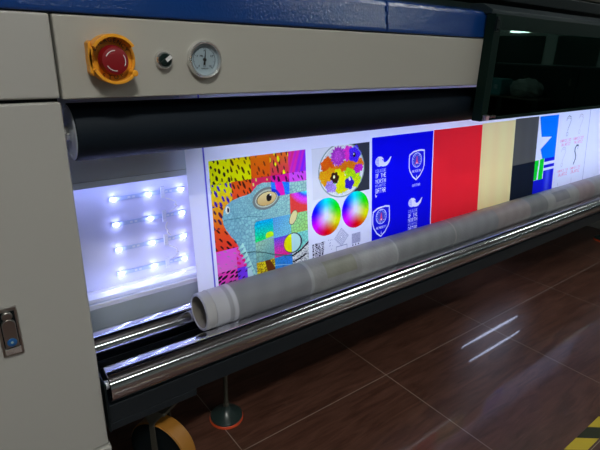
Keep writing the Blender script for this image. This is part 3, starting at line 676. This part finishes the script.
def logos(A):
    X, Z = A.X, A.Z; A.put(np.ones(X.shape, bool), C3(4,4,212)); W = C3(200,212,250); V = C3(150,165,240)
    A.put(X < 1.1345, C3(200,212,250)); A.put(X > 1.4465, C3(205,200,245))
    def college(x, z):
        A.put(A.ell(x+.022,z-.003,.020,.0165) < 1, W)
        for k in range(3): A.put(A.line([(x+.006+k*.005,z+.010-k*.001),(x+.009+k*.005,z-.016)], .0008), C3(60,70,220))
        wv = A.poly([(x+.018,z+.014),(x+.032,z+.012),(x+.042,z+.003),(x+.038,z-.002),(x+.042,z-.007),(x+.052,z-.008),(x+.062,z-.003),(x+.076,z+.009),(x+.079,z+.009),(x+.070,z-.010),(x+.056,z-.020),(x+.040,z-.0215),(x+.022,z-.017)])
        A.put(wv, W); A.put(A.line([(x+.036,z+.002),(x+.044,z-.002),(x+.050,z-.003)], .0016), C3(20,25,215))
        z0 = z-.0335
        for s_, h, c in (('COLLEGE',.0120,V),('OF THE',.0165,W),('NORTH',.0165,W),('ATLANTIC',.0100,V),('QATAR',.0200,W)):
            A.text(s_, x+.0275, z0-h/2+.006, .050, h*.86, c); z0 -= h+.0020
        A.put(A.line([(x+.003,z0+.006),(x+.006,z0-.002),(x+.010,z0+.002)], .0014), W)
    college(1.149,.756); college(1.319,.589)
    def crest(x, z):
        P_ = lambda k: [(x+(a-.0)*k, z+(b)*k) for a, b in ((-.041,.040),(-.020,.050),(0,.0525),(.022,.053),(.041,.050),(.0425,.025),(.0425,-.006),(.036,-.022),(.020,-.042),(-.002,-.056),(-.022,-.042),(-.038,-.020),(-.0435,-.004),(-.0435,.022))]
        A.put(A.poly(P_(1.)), W); A.put(A.poly(P_(.90)), C3(10,10,210))
        r = np.hypot((X-x)/1.0, (Z-z-.017)); A.put(r < .0265, C3(120,140,235)); A.put(r < .0245, C3(30,45,195))
        A.put(A.blobs((r < .0235)&(r > .0165), .0060, .0018, 0, 1, 41), V); A.put(r < .0160, C3(55,60,190))
        A.put(A.poly([(x-.010,z+.003),(x-.004,z+.012),(x-.0015,z+.030),(x+.0015,z+.030),(x+.004,z+.012),(x+.010,z+.003),(x+.004,z+.004),(x,z+.009),(x-.004,z+.004)]), C3(225,60,110))
        A.put(A.ell(x,z+.006,.003,.003) < 1, W); A.put((r < .0260)&(r > .0242), W)
        A.text('ACADEMY', x, z-.0215, .050, .0085, W); A.put(A.poly([(x-.003,z-.046),(x,z-.034),(x+.004,z-.046)]), V)
        A.text('QATAR', x, z-.073, .044, .0095, V)
    crest(1.361,.7205); crest(1.1815,.5465)

def stars(A):
    X, Z = A.X, A.Z; W = C3(190,205,248)
    A.put(np.ones(X.shape, bool), C3(0,105,235)); A.put(Z < .643, C3(10,20,200))
    A.put(A.poly([(2.19,.86),(2.203,.845),(2.234,.747),(2.332,.741),(2.236,.690),(2.262,.642),(2.19,.642)]), W)
    A.put(A.rect(2.276,2.40,.612,.626)|A.rect(2.276,2.40,.585,.598), W); A.put((Z < .585)&(X > 2.28), lerp(C3(10,20,205), C3(70,90,235), np.exp(-((X-2.325)/.02)**2)*.6))  # white bars, and a lighter sheen painted into the lower blue
    A.put(A.rect(2.15,2.282,.548,.643), W); A.put(A.poly([(2.176,.642),(2.232,.642),(2.222,.549),(2.172,.549)]), C3(0,190,45)); A.put(A.poly([(2.240,.643),(2.280,.645),(2.276,.547),(2.236,.547)]), C3(0,195,45))
    A.put(Z > .840, C3(192,203,243)); A.put(X > 2.380, C3(192,203,243))
def marks(A):
    W_ = C3(192,203,243); pts = lambda x, z: [(x-.026,z+.030),(x-.020,z+.043),(x-.004,z+.050),(x+.014,z+.044),(x+.019,z+.026),(x+.010,z+.008),(x-.002,z-.008),(x-.006,z-.022)]
    for x, z, c, w in ((2.490,.778,(130,135,150),.0022),(2.618,.780,(160,165,185),.0018),(2.468,.630,(160,165,190),.0018)):
        A.put(A.line(pts(x,z), w), C3(*c)); A.put((A.ell(x-.008,z-.037,.010,.011) < 1)&(A.ell(x-.008,z-.037,.007,.008) > 1), C3(*c)); A.put(A.line([(x-.014,z+.036),(x-.002,z+.041),(x+.010,z+.034)], .0012), C3(*c))
    x, z = 2.596,.628; A.put(A.line([(x+.022,z+.046),(x+.004,z+.048),(x-.010,z+.036),(x-.010,z+.020),(x+.004,z-.002),(x+.004,z-.022),(x-.010,z-.044)], .0042), C3(55,70,85)); A.put(A.line([(x+.022,z+.043),(x+.018,z+.030)], .002), C3(120,130,150))
    R_ = C3(205,110,150)
    for x in (2.475,2.610):
        for z in (.711,.563):
            A.text('OWANOCIST', x, z, .112, .0130, R_); A.text('SALATIZ', x+.002, z-.0195, .094, .0150, R_)
    A.put(A.line([(2.44,.505),(2.441,.47)], .0014), C3(150,155,190)); A.put(A.line([(2.580,.512),(2.582,.47)], .0014), C3(150,155,190))

def graded(c1, c2=None, k=0, zs_=None):
    def f(A):
        A.put(np.ones(A.X.shape, bool), C3(*c1))
        if zs_: A.put(A.Z < zs_, C3(*c2))
        if k: A.c *= (1+k*(np.sin(A.X*75)+.6*np.sin(A.X*31+1)))[...,None]  # soft vertical bands of uneven LED backlight painted into the colour
    return f
def cream(A):
    A.put(np.ones(A.X.shape, bool), C3(198,184,150)); h = np.sin(A.X*913.1)*np.sin(A.Z*1177.3+A.X*300); A.c *= (1+.07*h+.03*np.sin(A.X*60))[...,None]  # fine grain plus soft light bands painted into the cream

PX0, PZ0, PS = 1.058, .459, .105         # sheet: Y at the roll, height there, lean
def sheet_y(z): return PX0+PS*(z-PZ0)
xcol = np.concatenate([np.arange(.487,1.128,.0015), np.arange(1.1285,1.4535,.0010), np.arange(1.455,2.75,.003), np.arange(2.76,3.32,.03)])
zrow = np.concatenate([np.arange(.4585,.8465,.0011), np.arange(.848,1.005,.012)])
panels = [('iguana_artwork', .5475,.8615,.44,.8235, iguana, 'iguana picture patched in rainbow colours'),
          ('flower_and_colour_wheel_artwork', .8665,1.127,.44,.8225, flowers, 'flower bowl picture above two colour wheels'),
          ('logo_panel', 1.130,1.4500,.44,.8335, logos, 'royal blue panel with white crests and wave logos'),
          ('red_panel', 1.4515,1.7550,.44,.8345, graded((204,30,48), k=.03), 'plain red panel'),
          ('cream_panel', 1.7550,2.0000,.44,.8385, cream, 'plain cream panel'),
          ('charcoal_panel', 2.0000,2.1950,.44,.8415, graded((66,70,78),(14,22,40),.03,.640), 'charcoal panel, black in its lower half'),
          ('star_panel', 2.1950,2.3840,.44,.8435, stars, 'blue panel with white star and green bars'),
          ('question_mark_panel', 2.3900,2.7040,.44,.8450, marks, 'white panel with four hook-shaped marks and red words')]
BN = empty('printed_banner', (2.0,1.058,.459), 'long backlit printed film hanging below the black roller and wound on the core', 'banner')
BO = Vector((2.0,1.058,.459))
Xg, Zg = np.meshgrid(xcol, zrow); nx, nz = len(xcol), len(zrow)
cxm = (xcol[:-1]+xcol[1:])/2; czm = (zrow[:-1]+zrow[1:])/2
Xc, Zc = np.meshgrid(cxm, czm); owner = np.full(Xc.shape, -1)
for k, p in enumerate(panels): owner[(Xc >= p[1])&(Xc < p[2])&(Zc >= p[3])&(Zc < p[4])] = k
idx = np.arange(nx*nz).reshape(nz, nx)
quads = np.stack([idx[:-1,:-1], idx[:-1,1:], idx[1:,1:], idx[1:,:-1]], -1)
def grid_mesh(name, mask, fn, parent, origin):
    q = quads[mask]; used = np.unique(q); mp = np.zeros(nx*nz, int); mp[used] = np.arange(len(used)); q = mp[q]
    X = Xg.ravel()[used]; Z = Zg.ravel()[used]
    A = Art(X, Z)
    if fn: fn(A)
    co = np.stack([X-origin[0], sheet_y(Z)-origin[1], Z-origin[2]], -1)
    me = bpy.data.meshes.new(name); me.vertices.add(len(co)); me.vertices.foreach_set('co', co.ravel().astype(np.float32))
    me.loops.add(q.size); me.loops.foreach_set('vertex_index', q.ravel().astype(np.int32))
    me.polygons.add(len(q)); me.polygons.foreach_set('loop_start', np.arange(0,q.size,4,dtype=np.int32)); me.polygons.foreach_set('loop_total', np.full(len(q),4,dtype=np.int32))
    me.update(calc_edges=True); me.validate()
    at = me.color_attributes.new('Col', 'FLOAT_COLOR', 'POINT')
    col = np.clip(A.c/WHT, 0, 1); at.data.foreach_set('color', np.concatenate([col, np.ones((len(col),1))],1).ravel().astype(np.float32))
    me.materials.append(M['print']); o = bpy.data.objects.new(name, me); C.objects.link(o); o.parent = parent; return o
def margins(A):
    A.put(A.line([(.5362,.40),(.5362,1.02)], .0026), C3(80,80,205)); A.put(A.line([(2.712,.40),(2.712,.846)], .0020), C3(100,105,135))
grid_mesh('film_sheet', owner == -1, margins, BN, BO)
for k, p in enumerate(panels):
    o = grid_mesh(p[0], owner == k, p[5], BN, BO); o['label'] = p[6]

# the wound part of the film, with the picture showing faintly on its back
TY, TZ, TR = 1.0055, .4575, .0518
xr = np.concatenate([np.arange(.487,1.8,.004), np.arange(1.8,3.3,.008)]); na = 96
bm_v = []; cols = []
for x in xr:
    for j in range(na):
        a = 2*PI*j/na; r = TR-(.0012 if x < .536 else 0)
        bm_v.append((x-BO.x, TY+r*math.cos(a)-BO.y, TZ+r*math.sin(a)-BO.z))
xx = np.repeat(xr, na); aa = np.tile(np.arange(na)/na*2*PI, len(xr)); u = aa*TR
base = np.zeros((len(xx),3)); base[:] = (.185,.188,.205)
def rp(m, c, k=1.): base[m] = base[m]*(1-k)+np.array(c)*k
rp(xx < .527, (.38,.38,.41)); rp((xx >= .527)&(xx < .536), (.26,.26,.29)); rp((xx >= .536)&(xx < .549), (.42,.42,.46))
rp((xx > .80)&(xx < 1.06), (.225,.225,.225)); rp((xx > .85)&(xx < .97)&(u > .10)&(u < .155), (.19,.19,.155))
rp((np.abs(xx-.795) < .006)|(np.abs(xx-1.155) < .004), (.29,.29,.31)); rp((xx > .99)&(xx < 1.155), (.27,.27,.28), .6)
rp((xx > 1.16)&(xx < 1.50), (.175,.18,.19)); rp(np.abs(xx-1.47) < .003, (.26,.25,.25)); rp((xx > 1.75)&(xx < 2.0), (.25,.205,.20), .7)
rp((xx > 2.0)&(xx < 2.15), (.15,.155,.165)); rp((xx > 2.15)&(xx < 2.45), (.27,.265,.27)); rp((xx > 2.22)&(xx < 2.36)&(u > .10)&(u < .15), (.17,.17,.19)); rp((xx > 2.45)&(xx < 2.62), (.27,.20,.21), .8); rp(xx > 2.62, (.25,.24,.25))
txt = (np.sin(xx*420+np.sin(u*180)*2)*np.sin(u*520+xx*60)); base *= (1+.05*txt*((xx > .8)))[:,None]
base *= 1.3*(1+.05*np.sin(xx*90+u*35))[:,None]*np.array([.96,.98,1.02])
me = bpy.data.meshes.new('wound_film'); faces = []
n_ = len(xr)
for i in range(n_-1):
    for j in range(na): faces.append((i*na+j, i*na+(j+1)%na, (i+1)*na+(j+1)%na, (i+1)*na+j))
nb = n_*na
for x in (xr[0], xr[-1]):
    for j in range(na):
        a = 2*PI*j/na; bm_v.append((x-BO.x, TY+.0496*math.cos(a)-BO.y, TZ+.0496*math.sin(a)-BO.z))
for j in range(na):
    k = (j+1)%na; e = (n_-1)*na
    faces.append((j,nb+j,nb+k,k)); faces.append((e+j,e+k,nb+na+k,nb+na+j)); faces.append((nb+j,nb+na+j,nb+na+k,nb+k))
base = np.concatenate([base, np.full((2*na,3),.3)])
me.from_pydata(bm_v, [], faces); at = me.color_attributes.new('Col','FLOAT_COLOR','POINT')
at.data.foreach_set('color', np.concatenate([base, np.ones((len(base),1))],1).ravel().astype(np.float32))
for p in me.polygons: p.use_smooth = True
me.materials.append(M['roll']); wf = bpy.data.objects.new('wound_film', me); C.objects.link(wf); wf.parent = BN

# the core: ends before and after the wound film (a tube through the roll)
CO = Vector((.46,TY,TZ))
bm = B(); lathe(bm, [(.0432,.0),(.0420,.0012),(.0420,2.9),(.0493,2.9),(.0493,.0015),(.0478,0)], (0,0,0), 'x', 96, closed=True)
for f in bm.faces:
    c = f.calc_center_median()
    if math.hypot(c.y, c.z) < .0424: f.material_index = 1
co = obj('cardboard_core', bm, [M['card'], M['cardin']], smooth=True); co.location = CO
tag(co, 'pale grey hollow core tube sticking out of the wound film, resting on steel rollers', 'core tube')

# ------------------------------------------------------------------ camera, light, view
yaw, pit, rol = math.radians(37.7756), math.radians(20.1828), math.radians(1.6901)
fw = Vector((math.sin(yaw)*math.cos(pit), math.cos(yaw)*math.cos(pit), -math.sin(pit)))
ri = Vector((math.cos(yaw), -math.sin(yaw), 0)); up = ri.cross(fw)
r2 = ri*math.cos(rol)+up*math.sin(rol); u2 = -ri*math.sin(rol)+up*math.cos(rol)
cam = bpy.data.cameras.new('camera'); cam.sensor_width = 36; cam.lens = 481.096/600*36; cam.clip_start = .02
co_ = bpy.data.objects.new('camera', cam); C.objects.link(co_)
co_.matrix_world = Matrix(((r2.x,u2.x,-fw.x,0),(r2.y,u2.y,-fw.y,0),(r2.z,u2.z,-fw.z,1.1),(0,0,0,1)))
S.camera = co_
w = bpy.data.worlds.new('hall_air'); S.world = w; w.use_nodes = True
w.node_tree.nodes['Background'].inputs[0].default_value = (.5,.6,.6,1); w.node_tree.nodes['Background'].inputs[1].default_value = .05
S.view_settings.view_transform = 'Standard'; S.view_settings.look = 'None'; S.view_settings.gamma = 1; S.view_settings.exposure = .1
S.view_settings.use_curve_mapping = False
